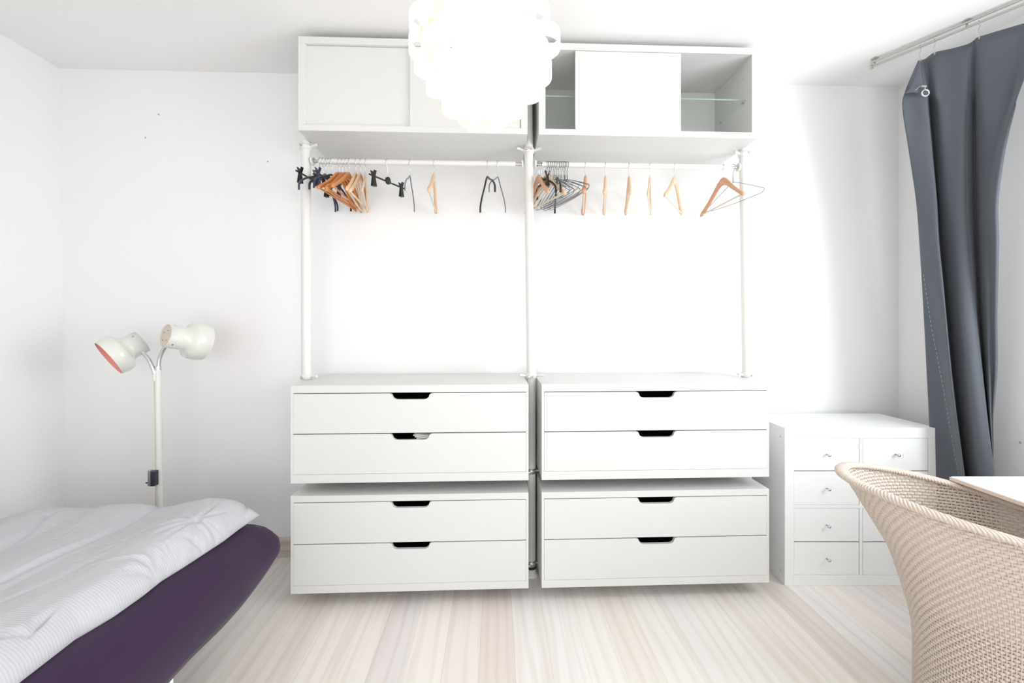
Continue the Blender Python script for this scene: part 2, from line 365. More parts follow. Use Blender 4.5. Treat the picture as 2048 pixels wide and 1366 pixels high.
# ---------------------------------------------------------------- posts, clamps, rods
YP = -23.6; ZR = 215.0
def post(x, lean, label, arms):
    t = thing('clothes_post', label, 'post', (x, YP, 0), 0, 'floor-to-ceiling posts of the wardrobe')
    top = CEIL-.05
    xl = lambda z: 0 if z < 103 else lean*(z-103)/115
    MB().tube([(xl(z), 0, z) for z in (1.2, 60, 103, 160, 218, top)], 2.35, 28).build('tube', M['post'], t)
    MB().lathe([(.01, 0), (3.4, 0), (3.5, .6), (3.2, 1.3), (2.6, 1.5), (2.5, 4.0), (.01, 4.0)], 28).build('foot', M['post'], t)
    MB().lathe([(2.4, 4.0), (2.75, 4.1), (2.75, 5.2), (2.4, 5.3)], 28).build('rubber_ring', M['rubber'], t)
    for z, sides in arms:
        cmb = MB(); X = xl(z)
        cmb.lathe([(2.36, z-1.3), (2.9, z-1.2), (2.95, z), (2.9, z+1.2), (2.36, z+1.3)], 24, Matrix.Translation((X, 0, 0)))
        mm = M['steel'] if z < 60 else M['post']
        cl = cmb.build('clamp', mm, t)
        for s in sides:
            ax = MB().tube([(X+s*2.7, -.6, z), (X+s*4.2, -1.4, z+.3), (X+s*6.2, -2.2, z+.5)], [.75, .65, .8], 10); ax.build('clamp_arm', mm, cl)
            MB().tube([(X-s*1.2, -2.7, z), (X-s*1.2, -3.8, z)], .55, 10).build('bolt', M['steel'], cl)
    return t
ar = [(222.0, None), (216.2, None)]
post(-115.55, -.2, 'white metal post at the left end of the wardrobe', [(222, (1,)), (104.4, (1,))])
post(0, -1.3, 'white metal post between the two drawer stacks', [(222, (-1, 1)), (104.4, (-1, 1)), (55, (1,)), (7, (1,))])
post(115.55, -1.7, 'white metal post at the right end of the wardrobe', [(222, (-1,)), (104.4, (-1,))])
def rod(x0, x1, label):
    t = thing('hanging_rod', label, 'clothes rod', (x0, YP, ZR), 0, 'clothes rods')
    MB().tube([(4, 0, 0), (x1-x0-4, 0, 0)], 1.4, 20).build('tube', M['post'], t)
    for a, b in ((.2, 4.5), (x1-x0-.2, x1-x0-4.5)):
        MB().tube([(a, 0, 0), (b, 0, 0)], .8, 14).build('rod_end', M['steel'], t)
        c = a+(.6 if a < 1 else -.6)
        MB().tube([(a-(.15 if a < 1 else -.15), 0, 0), (c, 0, 0)], 2.2, 18).build('end_plate', M['post'], t)
rod(-112.9, -4.2, 'white clothes rod under the left cabinet')
rod(1.9, 111.2, 'white clothes rod under the right cabinet')

# ---------------------------------------------------------------- hangers (origin on the rod's axis, hanging in the local yz plane)
def hook_path(drop=5.5, r=1.62):
    p = [(0, r*math.cos(a), r*math.sin(a)) for a in [math.radians(t) for t in range(-25, 196, 17)]]
    p += [(0, -r*.72, -1.5), (0, -r*.2, -2.5), (0, 0, -3.2), (0, 0, -drop)]
    return p
def wooden(mt, bar, span=21.5, steep=1.0, curve=3.0, thick=.62):
    t = thing('clothes_hanger', '', 'hanger')
    MB().tube(hook_path(6.3), .16, 8).build('hook', M['chrome'], t)
    ys = np.linspace(-span, span, 33); vs = []
    for y in ys:
        u = abs(y)/span
        ztop = -5.6-steep*(interp(u, [0, .08, .2, .4, .6, .8, .93, 1], [0, .15, 1.6, 5.2, 8.6, 11.4, 13.0, 14.3]))
        h = interp(u, [0, .15, .35, .6, .85, .95, 1], [4.4, 4.2, 3.3, 2.4, 2.2, 2.4, 1.4]); th = thick*interp(u, [0, .7, .9, 1], [1, 1, 1.25, .8]); xo = curve*(u**1.6)
        for k in range(10):
            a = 2*PI*k/10; vs.append((xo+th*math.cos(a)*1.0, y, ztop-h/2+h/2*math.sin(a)))
    n = len(ys); fs = [(i*10+k, (i+1)*10+k, (i+1)*10+(k+1) % 10, i*10+(k+1) % 10) for i in range(n-1) for k in range(10)]
    fs += [tuple(range(10)), tuple(range(n*10-1, n*10-11, -1))]
    MB().add(vs, fs, True).build('shoulders', mt, t)
    zb = -5.6-steep*13.0-1.7
    MB().tube([(curve*.85, -span*.93, zb), (curve*.85, span*.93, zb)], .45, 8).build('trouser_bar', bar, t)
    return t
def plastic(mt, span=20, r=.42):
    t = thing('clothes_hanger', '', 'hanger')
    MB().tube(hook_path(7.2), .17, 8).build('hook', M['chrome'], t)
    pts = smooth_pts([(0, -span, -20.5), (0, -span*.97, -17), (0, -span*.7, -13.2), (0, -span*.35, -10.2), (0, -2.5, -7.8), (0, 0, -7.0), (0, 2.5, -7.8), (0, span*.35, -10.2), (0, span*.7, -13.2), (0, span*.97, -17), (0, span, -20.5)], 4)
    MB().tube(pts, r, 8).build('shoulders', mt, t)
    return t
def wire(mt, span=20):
    t = thing('wire_hanger', '', 'hanger')
    MB().tube(hook_path(8.0), .15, 6).build('hook', mt, t)
    pts = smooth_pts([(0, 0, -8), (0, -3.5, -9.2), (0, -span*.6, -13.2), (0, -span*.88, -16), (0, -span, -17.4), (0, -span*.93, -18.9), (0, -span*.6, -19.3), (0, 0, -19.6), (0, span*.6, -19.3), (0, span*.93, -18.9), (0, span, -17.4), (0, span*.88, -16), (0, span*.6, -13.2), (0, 3.5, -9.2), (0, 0, -8)], 4)
    MB().tube(pts, .15, 6).build('frame', mt, t)
    tw = [(.28*math.cos(a*.8), .28*math.sin(a*.8), -5.2-.12*a) for a in range(24)]
    MB().tube(tw, .12, 5).build('twist', mt, t)
    return t
def clip(mt, span=15):
    t = thing('clip_hanger', '', 'hanger')
    MB().tube(hook_path(8.6), .17, 8).build('hook', M['chrome'], t)
    MB().tube([(0, -span, -10), (0, span, -10)], .45, 8).build('bar', mt, t)
    MB().lathe([(.01, -.7), (1.9, -.5), (1.9, .5), (.01, .7)], 16, Matrix.Translation((0, 0, -9.4)) @ Matrix.Rotation(PI/2, 4, 'Y')).build('hub', mt, t)
    for s in (-1, 1):
        y = s*(span-3.2)
        c = MB().prism([(-.01, 0)], 0, 0) if False else MB()
        c.add([(-.9, y-1.3, -15), (-.9, y+1.3, -15), (-.35, y+1.0, -10), (-.35, y-1.0, -10), (-1.3, y-.9, -7.4), (-1.3, y+.9, -7.4),
               (-.2, y-1.3, -15), (-.2, y+1.3, -15), (0, y+1.0, -10), (0, y-1.0, -10), (-.9, y-.9, -7.4), (-.9, y+.9, -7.4)],
              [(0, 1, 2, 3), (3, 2, 5, 4), (6, 9, 8, 7), (9, 10, 11, 8), (0, 3, 9, 6), (3, 4, 10, 9), (1, 7, 8, 2), (2, 8, 11, 5), (0, 6, 7, 1), (4, 5, 11, 10)])
        c.add([(.9, y-1.3, -15), (.9, y+1.3, -15), (.35, y+1.0, -10), (.35, y-1.0, -10), (1.3, y-.9, -7.4), (1.3, y+.9, -7.4),
               (.2, y-1.3, -15), (.2, y+1.3, -15), (0, y+1.0, -10), (0, y-1.0, -10), (.9, y-.9, -7.4), (.9, y+.9, -7.4)],
              [(3, 2, 1, 0), (4, 5, 2, 3), (7, 8, 9, 6), (8, 11, 10, 9), (6, 9, 3, 0), (9, 10, 4, 3), (2, 8, 7, 1), (5, 11, 8, 2), (1, 7, 6, 0), (10, 11, 5, 4)])
        c.build('clip', mt, t)
    return t
protos = {'wood': wooden(M['wood'], M['barpale'], curve=-1.2, thick=.95), 'pale': wooden(M['woodpale'], M['barpale'], 21, 1, -.7, .8), 'orange': wooden(M['woodorange'], M['woodorange'], 21, .95, -.5, .7),
          'palethin': wooden(M['woodpale'], M['barpale'], 20.5, 1, -.4, .5),
          'black': plastic(M['black'], 20, .5), 'navy': plastic(M['navy'], 19.5, .5), 'grey': plastic(M['bluegrey'], 19.5, .3),
          'wire': wire(M['wire']), 'wirewhite': wire(M['wirewhite'], 20.5), 'clip': clip(M['black']), 'clipnavy': clip(M['navy'])}
used = set()
def rod_x(px):                              # x on the rod behind pixel column px
    k = (px-1024)/F; # solve (cyw*X - syw*Y)/(syw*X+cyw*Y)=k with X=x-CX, Y=YP-CY
    Y = YP-CY
    return CX+(k*cyw*Y+syw*Y)/(cyw-k*syw)
def hang(px, kind, yaw, label, group, swing=0, drop=0):
    p = protos[kind]
    o = p if kind not in used else copy_tree(p)
    used.add(kind)
    o.location = (rod_x(px)*S, YP*S, (ZR+drop)*S); o.rotation_euler = (math.radians(swing), 0, math.radians(yaw))
    tag(o, label, 'hanger', group); return o
GL, GR = 'hangers on the left rod', 'hangers on the right rod'
hang(628, 'clip', -9, 'black clip hanger at the far left end of the left rod', GL)
hang(640, 'navy', -6, 'navy plastic hanger, first of the navy ones beside the left post', GL)
hang(646, 'clip', 4, 'black clip hanger, second from the left post', GL, 5)
hang(652, 'navy', 6, 'navy plastic hanger, second of the navy ones beside the left post', GL, -2)
hang(658, 'clipnavy', -4, 'navy clip hanger between the black clip hangers and the orange wooden ones', GL)
hang(664, 'black', -9, 'black plastic hanger just left of the orange wooden hangers', GL)
hang(679, 'orange', -6, 'orange varnished wooden hanger, leftmost of the bundle near the left post', GL)
hang(685, 'orange', -1, 'orange varnished wooden hanger, second in the bundle near the left post', GL, 2)
hang(692, 'orange', -5, 'orange varnished wooden hanger, third in the bundle near the left post', GL)
hang(699, 'orange', -1, 'orange varnished wooden hanger, rightmost in the bundle near the left post', GL, -2)
hang(712, 'pale', 8, 'pale wooden hanger, first right of the orange bundle', GL)
hang(721, 'pale', 5, 'pale wooden hanger, second right of the orange bundle', GL, 2)
hang(731, 'palethin', 13, 'thin pale wooden hanger, last of the left bundle', GL)
hang(775, 'clip', -22, 'black clip hanger hanging alone and turned, middle of the left rod', GL, 3)
hang(820, 'grey', 4, 'thin blue-grey hanger hanging alone right of the lone black clip hanger', GL)
hang(868, 'pale', 3, 'pale wooden hanger hanging alone on the left rod', GL)
hang(974, 'black', 12, 'black plastic hanger crossing a blue-grey one near the middle post', GL)
hang(996, 'grey', -13, 'thin blue-grey hanger crossing the black one near the middle post', GL)
hang(1079, 'black', 17, 'black plastic hanger right behind the middle post, its end showing left of the post', GR)
hang(1083, 'clip', 8, 'black clip hanger tucked beside the middle post on the right rod', GR)
hang(1091, 'pale', 22, 'pale wooden hanger in front of the bundle of wire hangers', GR)
hang(1076, 'wood', 10, 'brownish wooden hanger half hidden by the middle post', GR)
wl_ = rnd
for i, px in enumerate([1094, 1098, 1102, 1106, 1109, 1113, 1117, 1120, 1124, 1127, 1130, 1134]):
    hang(px, 'wire', 21+wl_.uniform(-7, 7), 'dark grey wire hanger in the crowded bundle right of the middle post', 'bundle of dark wire hangers', wl_.uniform(-5, 5), 0)
hang(1115, 'black', -4, 'black plastic hanger among the dark wire hangers', GR)
hang(1171, 'wood', -11, 'warm wooden hanger seen edge-on, touching the wire hanger bundle', GR)
hang(1211, 'pale', -14, 'pale wooden hanger seen edge-on, second of the spaced row right of the wire bundle', GR)
hang(1258, 'pale', -14, 'pale wooden hanger seen edge-on, third of the spaced row right of the wire bundle', GR)
hang(1300, 'palethin', -22, 'thin pale wooden hanger, fourth of the spaced row, its shoulder bent forward', GR)
hang(1350, 'pale', -34, 'pale wooden hanger turned so its triangle opens, fifth of the spaced row', GR)
hang(1445, 'wood', 0, 'wide brown wooden hanger facing out near the right post', GR)
hang(1466, 'wirewhite', 12, 'thin grey wire hanger reaching past the right post', GR)
for k_, p_ in protos.items():
    if k_ not in used:
        for ch in list(p_.children): bpy.data.objects.remove(ch)
        bpy.data.objects.remove(p_)

# ---------------------------------------------------------------- cube cabinet with eight small drawers
KX, KY, KT = 126.66, -37.64, -.0403
KW, KH, KD = 77.0, 79.3, 35.3
t = thing('cube_cabinet', 'white low cube cabinet with eight small knobbed drawers in the right corner', 'cabinet', (KX, KY, 0), KT)
fr = 4.6; b = MB()
zr = lambda y: KH*(1171.5-y)/(1171.5-853)
zb0, zb1, zm0, zm1, zt = zr(1151), zr(1151), zr(1016), zr(1009.5), zr(873.5)
b.box(0, fr, 0, KD, 0, KH).box(KW-fr, KW, 0, KD, 0, KH).box(fr, KW-fr, 0, KD, zt, KH).box(fr, KW-fr, 0, KD, 0, zb0)
b.box(fr, KW-fr, .2, KD, zm0, zm1).box(KW/2-.75, KW/2+.75, .2, KD, zb0, zm0).box(KW/2-.75, KW/2+.75, .2, KD, zm1, zt).box(fr, KW-fr, KD-1, KD, zb0, zt)
b.build('carcass', M['kall'], t, bevel=.12)
for z in (74, 6): MB().tube([(-.05, 3.6, z), (.2, 3.6, z)], .4, 12).build('cam_screw', M['steel'], t)
for ci, (xa, xb) in enumerate(((fr+.25, KW/2-1.0), (KW/2+1.0, KW-fr-.25))):
    for (ya, yb) in ((873.5, 940), (941, 1009.5), (1016, 1083.5), (1084.5, 1151)):
        z0_, z1_ = zr(yb)+.12, zr(ya)-.12
        d = MB().box(xa, xb, .35, 2.0, z0_, z1_).build('drawer', M['kall'], t, bevel=.08)
        zc = (z0_+z1_)/2; xc = (xa+xb)/2
        MB().lathe([(.01, .0), (.35, .0), (.3, 1.2), (.75, 1.7), (.8, 2.2), (.5, 2.5), (.01, 2.55)], 14, Matrix.Translation((xc, .36, zc)) @ Matrix.Rotation(PI/2, 4, 'X')).build('knob', M['chrome'], d)

# ---------------------------------------------------------------- floor lamp with two heads
LD = 214.0
def lp(px, py, dd=0): return Vector(at(px, py, LD+dd))
base = Vector(at(319, 1000, LD)); BX, BY = base.x, base.y
t = thing('floor_lamp', 'white floor lamp with two cream metal heads behind the bed', 'floor lamp', (BX, BY, 0))
def L_(v): return v-Vector((BX, BY, 0))
ptop = L_(lp(316, 740)); pbot = Vector((0, 0, 2))
MB().tube([pbot, L_(lp(319, 1000)), ptop], 1.45, 20).build('pole', M['lampenamel'], t)
MB().lathe([(.01, 0), (13, 0), (13.2, 1.0), (12, 2.2), (2.2, 3.0), (1.6, 4), (.01, 4)], 40).build('base', M['lampenamel'], t)
c0 = ptop; MB().tube([c0, c0+Vector((-.02, 0, 1.9))], 1.35, 18).build('collar', M['chrome'], t)
def goose(pts, name='gooseneck'):
    pp = smooth_pts([L_(p) for p in pts], 12); n = len(pp)
    rs = [.82+(.1 if i % 2 else 0) for i in range(n)]
    return MB().tube(pp, rs, 12).build(name, M['chrome'], t)
goose([lp(317, 736), lp(319, 718), lp(325, 703), lp(332, 692)])
goose([lp(309, 748, -1), lp(305, 735, -1), lp(297, 718, -1), lp(285, 704, -1)])
MB().tube([L_(lp(309, 745, -1)), L_(lp(309.5, 762, -1))], .75, 10).build('neck_socket', M['lampenamel'], t)
MB().tube([L_(p) for p in smooth_pts([lp(309, 760, -1), lp(311, 850, -1.3), lp(312, 940, -1.3), lp(312, 1000, -1.3), Vector((BX-1.6, BY-1, 20)), Vector((BX-3, BY-1, 4))], 8)], .32, 8).build('cord', M['cord'], t)
def head(cap_px, open_px, dcap, dopen, scale=1.0, label=None):
    a = L_(lp(*cap_px, dcap)); bpt = L_(lp(*open_px, dopen)); ax = (bpt-a); Ln = ax.length; ax.normalize()
    q = Vector((0, 0, 1)).rotation_difference(ax).to_matrix().to_4x4(); T = Matrix.Translation(a) @ q
    r1, r2 = 5.7*scale, 9.3*scale
    outer = [(.01, .5), (r1*.93, .5), (r1*.95, 0), (r1, 0), (r1, Ln*.40), (r1*1.04, Ln*.47), (r1*1.18, Ln*.52), (r2*.93, Ln*.585), (r2, Ln*.66), (r2*1.02, Ln*.74), (r2*1.03, Ln*.82), (r2*.97, Ln)]
    MB().lathe(outer, 48, T).build('head', M['lampenamel'], t, label=label)
    inner = [(r2*.945, Ln-.02), (r2*1.0, Ln*.82), (r2*.98, Ln*.7), (r2*.88, Ln*.61), (r1*1.05, Ln*.52), (r1*.9, Ln*.4), (.01, Ln*.38)]
    hd = t.children[-1] if t.children else t
    h = [c for c in t.children if c.name.startswith('head')][-1]
    MB().lathe([(r2*.97, Ln-.01), (r2*.945, Ln-.01)]+inner, 48, T).build('lining', M['pink'], h)
    MB().lathe([(r1*.9, .35), (.01, .3)], 40, T).build('end_disc', M['disc'], h)
    for a_ in (.3, 1.7, 3.2, 4.6):
        MB().lathe([(.26, .15), (.01, .1)], 8, T @ Matrix.Translation((r1*.5*math.cos(a_), r1*.5*math.sin(a_), 0))).build('vent_hole', M['rubber'], h)
    for a_ in (0.2, 2.3, 4.4):
        MB().tube([T @ Vector(((r1-.1)*math.cos(a_), (r1-.1)*math.sin(a_), 2.2)), T @ Vector(((r1+.25)*math.cos(a_), (r1+.25)*math.sin(a_), 2.2))], .4, 10).build('grub_screw', M['steel'], h)
    MB().lathe([(.01, Ln*.38), (1.5, Ln*.4), (1.6, Ln*.55), (2.6, Ln*.68), (2.2, Ln*.78), (.01, Ln*.84)], 20, T).build('bulb', M['kall'], h)
head((284, 683), (217, 717), 5, -4.95)
head((330, 671), (409, 685), -6, 9, label='head turned towards the wardrobe, underside in view')
sw = MB().box(-1.5, 1.5, -1.4, 1.4, 0, 7.2); p = L_(lp(307, 971, -3.6))
sw.build('switch', M['switch'], t, bevel=.4, loc=p)
MB().box(-1.7, -.4, -1.5, .2, .3, 7.8).build('switch_plate', M['steel'], t, bevel=.2, loc=p)
MB().tube([(-1.5, -.6, 1.6), (-3.0, -.9, 1.8)], .4, 8).build('switch_toggle', M['black'], t, loc=p) if False else None
MB().tube([p+Vector((-1.5, -.6, 1.4)), p+Vector((-2.9, -.9, 1.7))], [.5, .3], 8).build('switch_toggle', M['black'], t)

# ---------------------------------------------------------------- pendant of looped translucent ribbons
px_, dl = 968, 130.0
c = at(px_, 105, dl); PXc, PYc = c[0], c[1]
t = thing('pendant_lamp', 'glowing white pendant lamp of layered looped ribbons under the ceiling', 'pendant lamp', (PXc, PYc, 0))
def zp(y): return CZ-(y-646.06)/F*dl
MB().tube([(0, 0, zp(-40)), (0, 0, CEIL-3)], .3, 8).build('cable', M['post'], t)
MB().lathe([(.01, CEIL-4), (4.5, CEIL-3.2), (5, CEIL-.05), (.01, CEIL-.05)], 24).build('ceiling_rose', M['post'], t)
layers = [(232, 7.2, 6, 3.4), (202, 13.0, 8, 4.2), (170, 17.4, 9, 5.0), (136, 20.6, 10, 5.8), (88, 22.8, 10, 6.2), (48, 19.6, 10, 5.6), (14, 15.8, 9, 5.0), (-20, 11.5, 8, 4.2), (-46, 7.0, 6, 3.2)]
for li, (yy, R, n, lr) in enumerate(layers):
    z = zp(yy); hh = 4.6
    for k in range(n):
        a0 = 2*PI*(k+(li % 2)*.5)/n+.13*li
        cxr = R-lr; m_ = 22; vs = []
        tilt = .10*math.sin(k*2.3+li)
        for i in range(m_):
            u = 2*PI*i/m_; rr = cxr+lr*math.cos(u); tt = lr*.95*math.sin(u)*(1.0 if math.cos(u) > 0 else .8)
            X = rr*math.cos(a0)-tt*math.sin(a0); Y = rr*math.sin(a0)+tt*math.cos(a0)
            zz = z+tilt*tt*1.3
            vs += [(X, Y, zz-hh/2), (X, Y, zz+hh/2)]
        fs = [(2*i, 2*((i+1) % m_), 2*((i+1) % m_)+1, 2*i+1) for i in range(m_)]
        MB().add(vs, fs, True).build('ribbon_loop', M['shade'], t)
# inner translucent drum holding the loops
prof = [(2.2, zp(232)), (5, zp(205)), (7.5, zp(170)), (9, zp(140)), (9.5, zp(95)), (8.5, zp(50)), (6.5, zp(15)), (4, zp(-20)), (2.2, zp(-45))]
MB().lathe(prof, 40).build('inner_shade', M['shade'], t)
bm_ = bpy.data.materials.new('glowing_bulb'); bm_.use_nodes = True; e = bm_.node_tree.nodes['Principled BSDF']
e.inputs['Emission Color'].default_value = (1, .9, .76, 1); e.inputs['Emission Strength'].default_value = 14
MB().lathe([(.01, zp(105)-4), (2.4, zp(105)-3.2), (3.6, zp(105)-.5), (3.0, zp(105)+2), (1.5, zp(105)+4.5), (.01, zp(105)+5)], 20).build('bulb', bm_, t)
for dz in (7, -7):
    pl = bpy.data.lights.new('pendant_bulb_light', 'POINT'); pl.energy = 2.6; pl.color = (1, .74, .50); pl.shadow_soft_size = .035
    po = bpy.data.objects.new('pendant_bulb_light', pl); po.location = (PXc*S, PYc*S, (zp(105)+dz)*S); sc.collection.objects.link(po)

# ---------------------------------------------------------------- bed: base, purple covered mattress, duvet
BO = cam2w(0, 0); rz = -YAW                  # the bed's frame: local x across, local y = distance from the lens, both in cm
def mattress():
    x0, x1, y1, y0 = -233.0, -102.0, 192.5, -8.0
    # vertical profile of the side: (inset from outermost, z)
    def prof(v, near):                      # near=1 close to the foot corner
        zb = 23+near*7
        pr = [(30, zb+1.5), (6, zb), (1.6, zb+.2), (.3, zb+3.5), (0, 34), (.7, 37.8), (2.2, 41.2), (4.4, 44.2), (7.2, 46.4), (10.5, 47.9), (15, 48.6), (22, 48.9), (60, 48.9)]
        return pr
    vs = []; n = 0; ring = []
    def corner_pts():
        pts = []; r = 5.0; m = 8
        xs = np.linspace(y0+r, y1-r, 60)
        for y in xs: pts.append((x1, y, 1, 0))
        for k in range(1, m): a = k/m*PI/2; pts.append((x1-r+r*math.cos(a), y1-r+r*math.sin(a), math.cos(a), math.sin(a)))
        for x in np.linspace(x1-r, x0+r, 40): pts.append((x, y1, 0, 1))
        for k in range(1, m): a = PI/2+k/m*PI/2; pts.append((x0+r+r*math.cos(a), y1-r+r*math.sin(a), math.cos(a), math.sin(a)))
        for y in xs[::-1]: pts.append((x0, y, -1, 0))
        for x in np.linspace(x0+r, x1-r, 40): pts.append((x, y0, 0, -1))
        return pts
    P = corner_pts(); K = None
    for (x, y, nx, ny) in P:
        cdist = min(abs(y1-y)/28, 1) if True else 1
        near = (1-cdist)**1.6 if x > -170 else 0
        corner = math.exp(-((x-x1)**2+(y-y1)**2)/120)
        pr = prof(0, near); K = len(pr)
        for j, (ins, z) in enumerate(pr):
            wob = .25*math.sin(y*.21+j)+.2*math.sin(y*.07+j*.5)
            i2 = ins
            if j in (3, 4, 5): i2 -= corner*1.2
            qx, qy = (x-nx*i2, y-ny*i2) if i2 <= 5 else (min(max(x-nx*5, x0+i2), x1-i2), min(max(y-ny*5, y0+i2), y1-i2))
            vs.append((qx+(wob*.4 if nx > 0 and j < 9 else 0), qy, z+(.15*math.sin(y*.13) if j > 2 else .3*math.sin(y*.19))-corner*(.8 if j > 6 else 0)))
    n = len(P); fs = [(i*K+j, ((i+1) % n)*K+j, ((i+1) % n)*K+j+1, i*K+j+1) for i in range(n) for j in range(K-1)]
    return MB().add(vs, fs, True)
tb = thing('bed', 'wide low bed with a dark purple fitted sheet, left foreground', 'bed', (BO[0], BO[1], 0), rz)
mattress().build('mattress', M['purple'], tb)
MB().box(-205, -140, 30, 160, 48.0, 48.6).box(-228, -110, -4, 186, 24.2, 30).build('bed_base', M['kall'], tb)
for (x, y) in ((-106.6, 131), (-228, 131), (-106.6, 2), (-228, 2)):
    MB().box(x-2.5, x+2.5, y-2.5, y+2.5, 0, 24.4).build('leg', M['kall'], tb, bevel=.3)
# duvet
def duvet():
    rn = random.Random(3)
    ex = [(60, -117), (100, -115), (115.5, -116), (125, -114), (134.5, -113.7), (142, -114.2), (150, -113), (168, -111.2), (178, -111.3), (190, -110.5)]
    ed, exx = [a for a, _ in ex], [b+1.6 for _, b in ex]
    NX, NY = 260, 330
    def foot(x): return interp(x, [-240, -224, -213, -207, -195, -150, -118, -110], [140, 166, 181, 187, 189, 188.5, 189, 187.5])
    y0 = 20.0; xl = -229.0
    def H(x, y):
        base = interp(x, [-236, -222, -212, -203, -196, -186, -178, -170, -158, -147, -138, -128, -120, -113], [2, 2.2, 2.6, 4.6, 6.0, 6.0, 5.2, 6.6, 7.2, 6.6, 8.6, 10.2, 9.8, 8.2])
        return base
    rows = []; zs = np.zeros((NY, NX)); xs_ = np.zeros((NY, NX)); ys_ = np.zeros((NY, NX))
    wr_ = []
    for _ in range(70):                       # small random creases
        a = rn.uniform(-.5, .5)+(PI/2 if rn.random() < .7 else 0); wr_.append((rn.uniform(-225, -112), rn.uniform(70, 188), a, rn.uniform(3, 14), rn.uniform(.5, 1.2), rn.uniform(-.35, .35)))
    px, py = at_l(392, 1048, 57)
    for k in range(11):                       # star of creases round a tuft
        a = k/11*2*PI+rn.uniform(-.2, .2); wr_.append((px+7*math.cos(a), py+7*math.sin(a), a, rn.uniform(4, 8), rn.uniform(.6, 1.0), -rn.uniform(.5, 1.0)))
    for (u, v) in ((318, 1150), (430, 1085), (60, 1300), (360, 1128)):
        qx, qy = at_l(u, v, 52)
        for k in range(7):
            a = rn.uniform(0.2, PI-.2)+PI/2; wr_.append((qx+4*math.cos(a), qy+4*math.sin(a), a, rn.uniform(3, 6), rn.uniform(.5, .8), -rn.uniform(.4, .8)))
    for j in range(NY):
        v = j/(NY-1)
        for i in range(NX):
            u = i/(NX-1)
            yb = y0+(189-y0)*v
            xr_ = interp(yb, ed, exx)
            x = xl+(xr_-xl)*u
            yf = foot(x); y = y0+(yf-y0)*v
            xs_[j, i] = x; ys_[j, i] = y
            de = min((xr_-x)/9.0, 1); df = min((yf-y)/11.0, 1); dn = 1
            e = math.sqrt(max(0, 1-(1-de)**2.3))*math.sqrt(max(0, 1-(1-df)**2.3))
            base = H(x-.9*math.sin(y*.045+1)*3, y)
            if x > -206: base = base*(1-.12*(190-y)/130)
            z = base*e
            z += .45*math.sin(x*.16+y*.05)*e+.35*math.sin(y*.11-x*.07+1)*e
            zs[j, i] = z
    for (wx, wy, a, ln, sg, am) in wr_:
        ca, sa = math.cos(a), math.sin(a)
        U = (xs_-wx)*ca+(ys_-wy)*sa; V = -(xs_-wx)*sa+(ys_-wy)*ca+.03*U*U*np.sign(am)*.3
        zs += am*np.exp(-(U/ln)**2-(V/sg)**2)*np.clip(zs/3, 0, 1)
    # long diagonal crease lines (px, py pairs laid on the duvet surface)
    for pts, am, sg in (([(0, 1175), (150, 1105), (250, 1055), (330, 1006)], -1.0, 1.6), ([(0, 1097), (60, 1060), (95, 1032)], -.9, 1.6), ([(0, 1225), (110, 1180), (210, 1130)], -.35, 1.0),
                        ([(70, 1330), (160, 1262), (240, 1215), (300, 1172)], -.7, .7), ([(495, 1000), (488, 1030), (470, 1062)], -.9, .55), ([(130, 1290), (200, 1240), (290, 1165)], -.35, .6)):
        q = [at_l(a, b, 54) for a, b in pts]
        D = np.full(xs_.shape, 1e9)
        for (ax, ay), (bx, by) in zip(q[:-1], q[1:]):
            L2 = (bx-ax)**2+(by-ay)**2; T = np.clip(((xs_-ax)*(bx-ax)+(ys_-ay)*(by-ay))/L2, 0, 1)
            D = np.minimum(D, np.hypot(xs_-ax-T*(bx-ax), ys_-ay-T*(by-ay)))
        zs += am*np.exp(-(D/sg)**2)
    zs = np.maximum(zs, .35)
    mb = MB(); top = [(xs_[j, i], ys_[j, i], 48.9+zs[j, i]) for j in range(NY) for i in range(NX)]
    fs = [(j*NX+i, j*NX+i+1, (j+1)*NX+i+1, (j+1)*NX+i) for j in range(NY-1) for i in range(NX-1)]
    mb.add(top, fs, True)
    # skirt down to the sheet and a closed underside
    rim = [j*NX+NX-1 for j in range(NY)]+[(NY-1)*NX+i for i in range(NX-2, -1, -1)]
    lo = []
    for r in rim: x, y, z = top[r]; lo.append((x-1.0, y-1.0, 48.3))
    n0 = len(mb.v); mb.v += lo
    for k in range(len(rim)-1): mb.f.append((rim[k], n0+k, n0+k+1, rim[k+1])); mb.sm.append(True)
    return mb
def at_l(px, py, z):                         # bed-frame (x, y) where pixel ray meets height z
    d = (CZ-z)*F/(py-646.06); return (px-1024)/F*d, d
o = duvet().build('duvet', M['duvet'], None, loc=(BO[0], BO[1], 0), rz=rz)
tag(o, 'crumpled white seersucker duvet spread over the purple bed', 'duvet')

# ---------------------------------------------------------------- desk and wicker tub chair at the right
FX, FD = 164.3, 163.0
t = thing('desk', 'white desk top with a beige edge at the right side behind the chair', 'desk', (BO[0], BO[1], 0), rz)
MB().box(FX+.25, 229, 92, FD-.25, 72.9, 74.5).build('desk_top', M['table'], t, bevel=.25)
MB().box(FX, FX+.24, 92, FD, 73.0, 74.2).box(FX, 229, FD-.24, FD, 73.0, 74.2).build('edge_band', M['tableedge'], t)
for (x, y) in ((225, FD-6), (225, 98)): MB().box(x-2, x+2, y-2, y+2, 0, 72.9).build('leg', M['table'], t, bevel=.2)
MB().box(190, 222, FD-8, FD-5, 66, 72.9).build('apron', M['table'], t)

PHI = math.radians(20); ax_ = (math.cos(PHI), -math.sin(PHI)); TX, TD = 114.2, 150.5
wtip = cam2w(TX, TD)
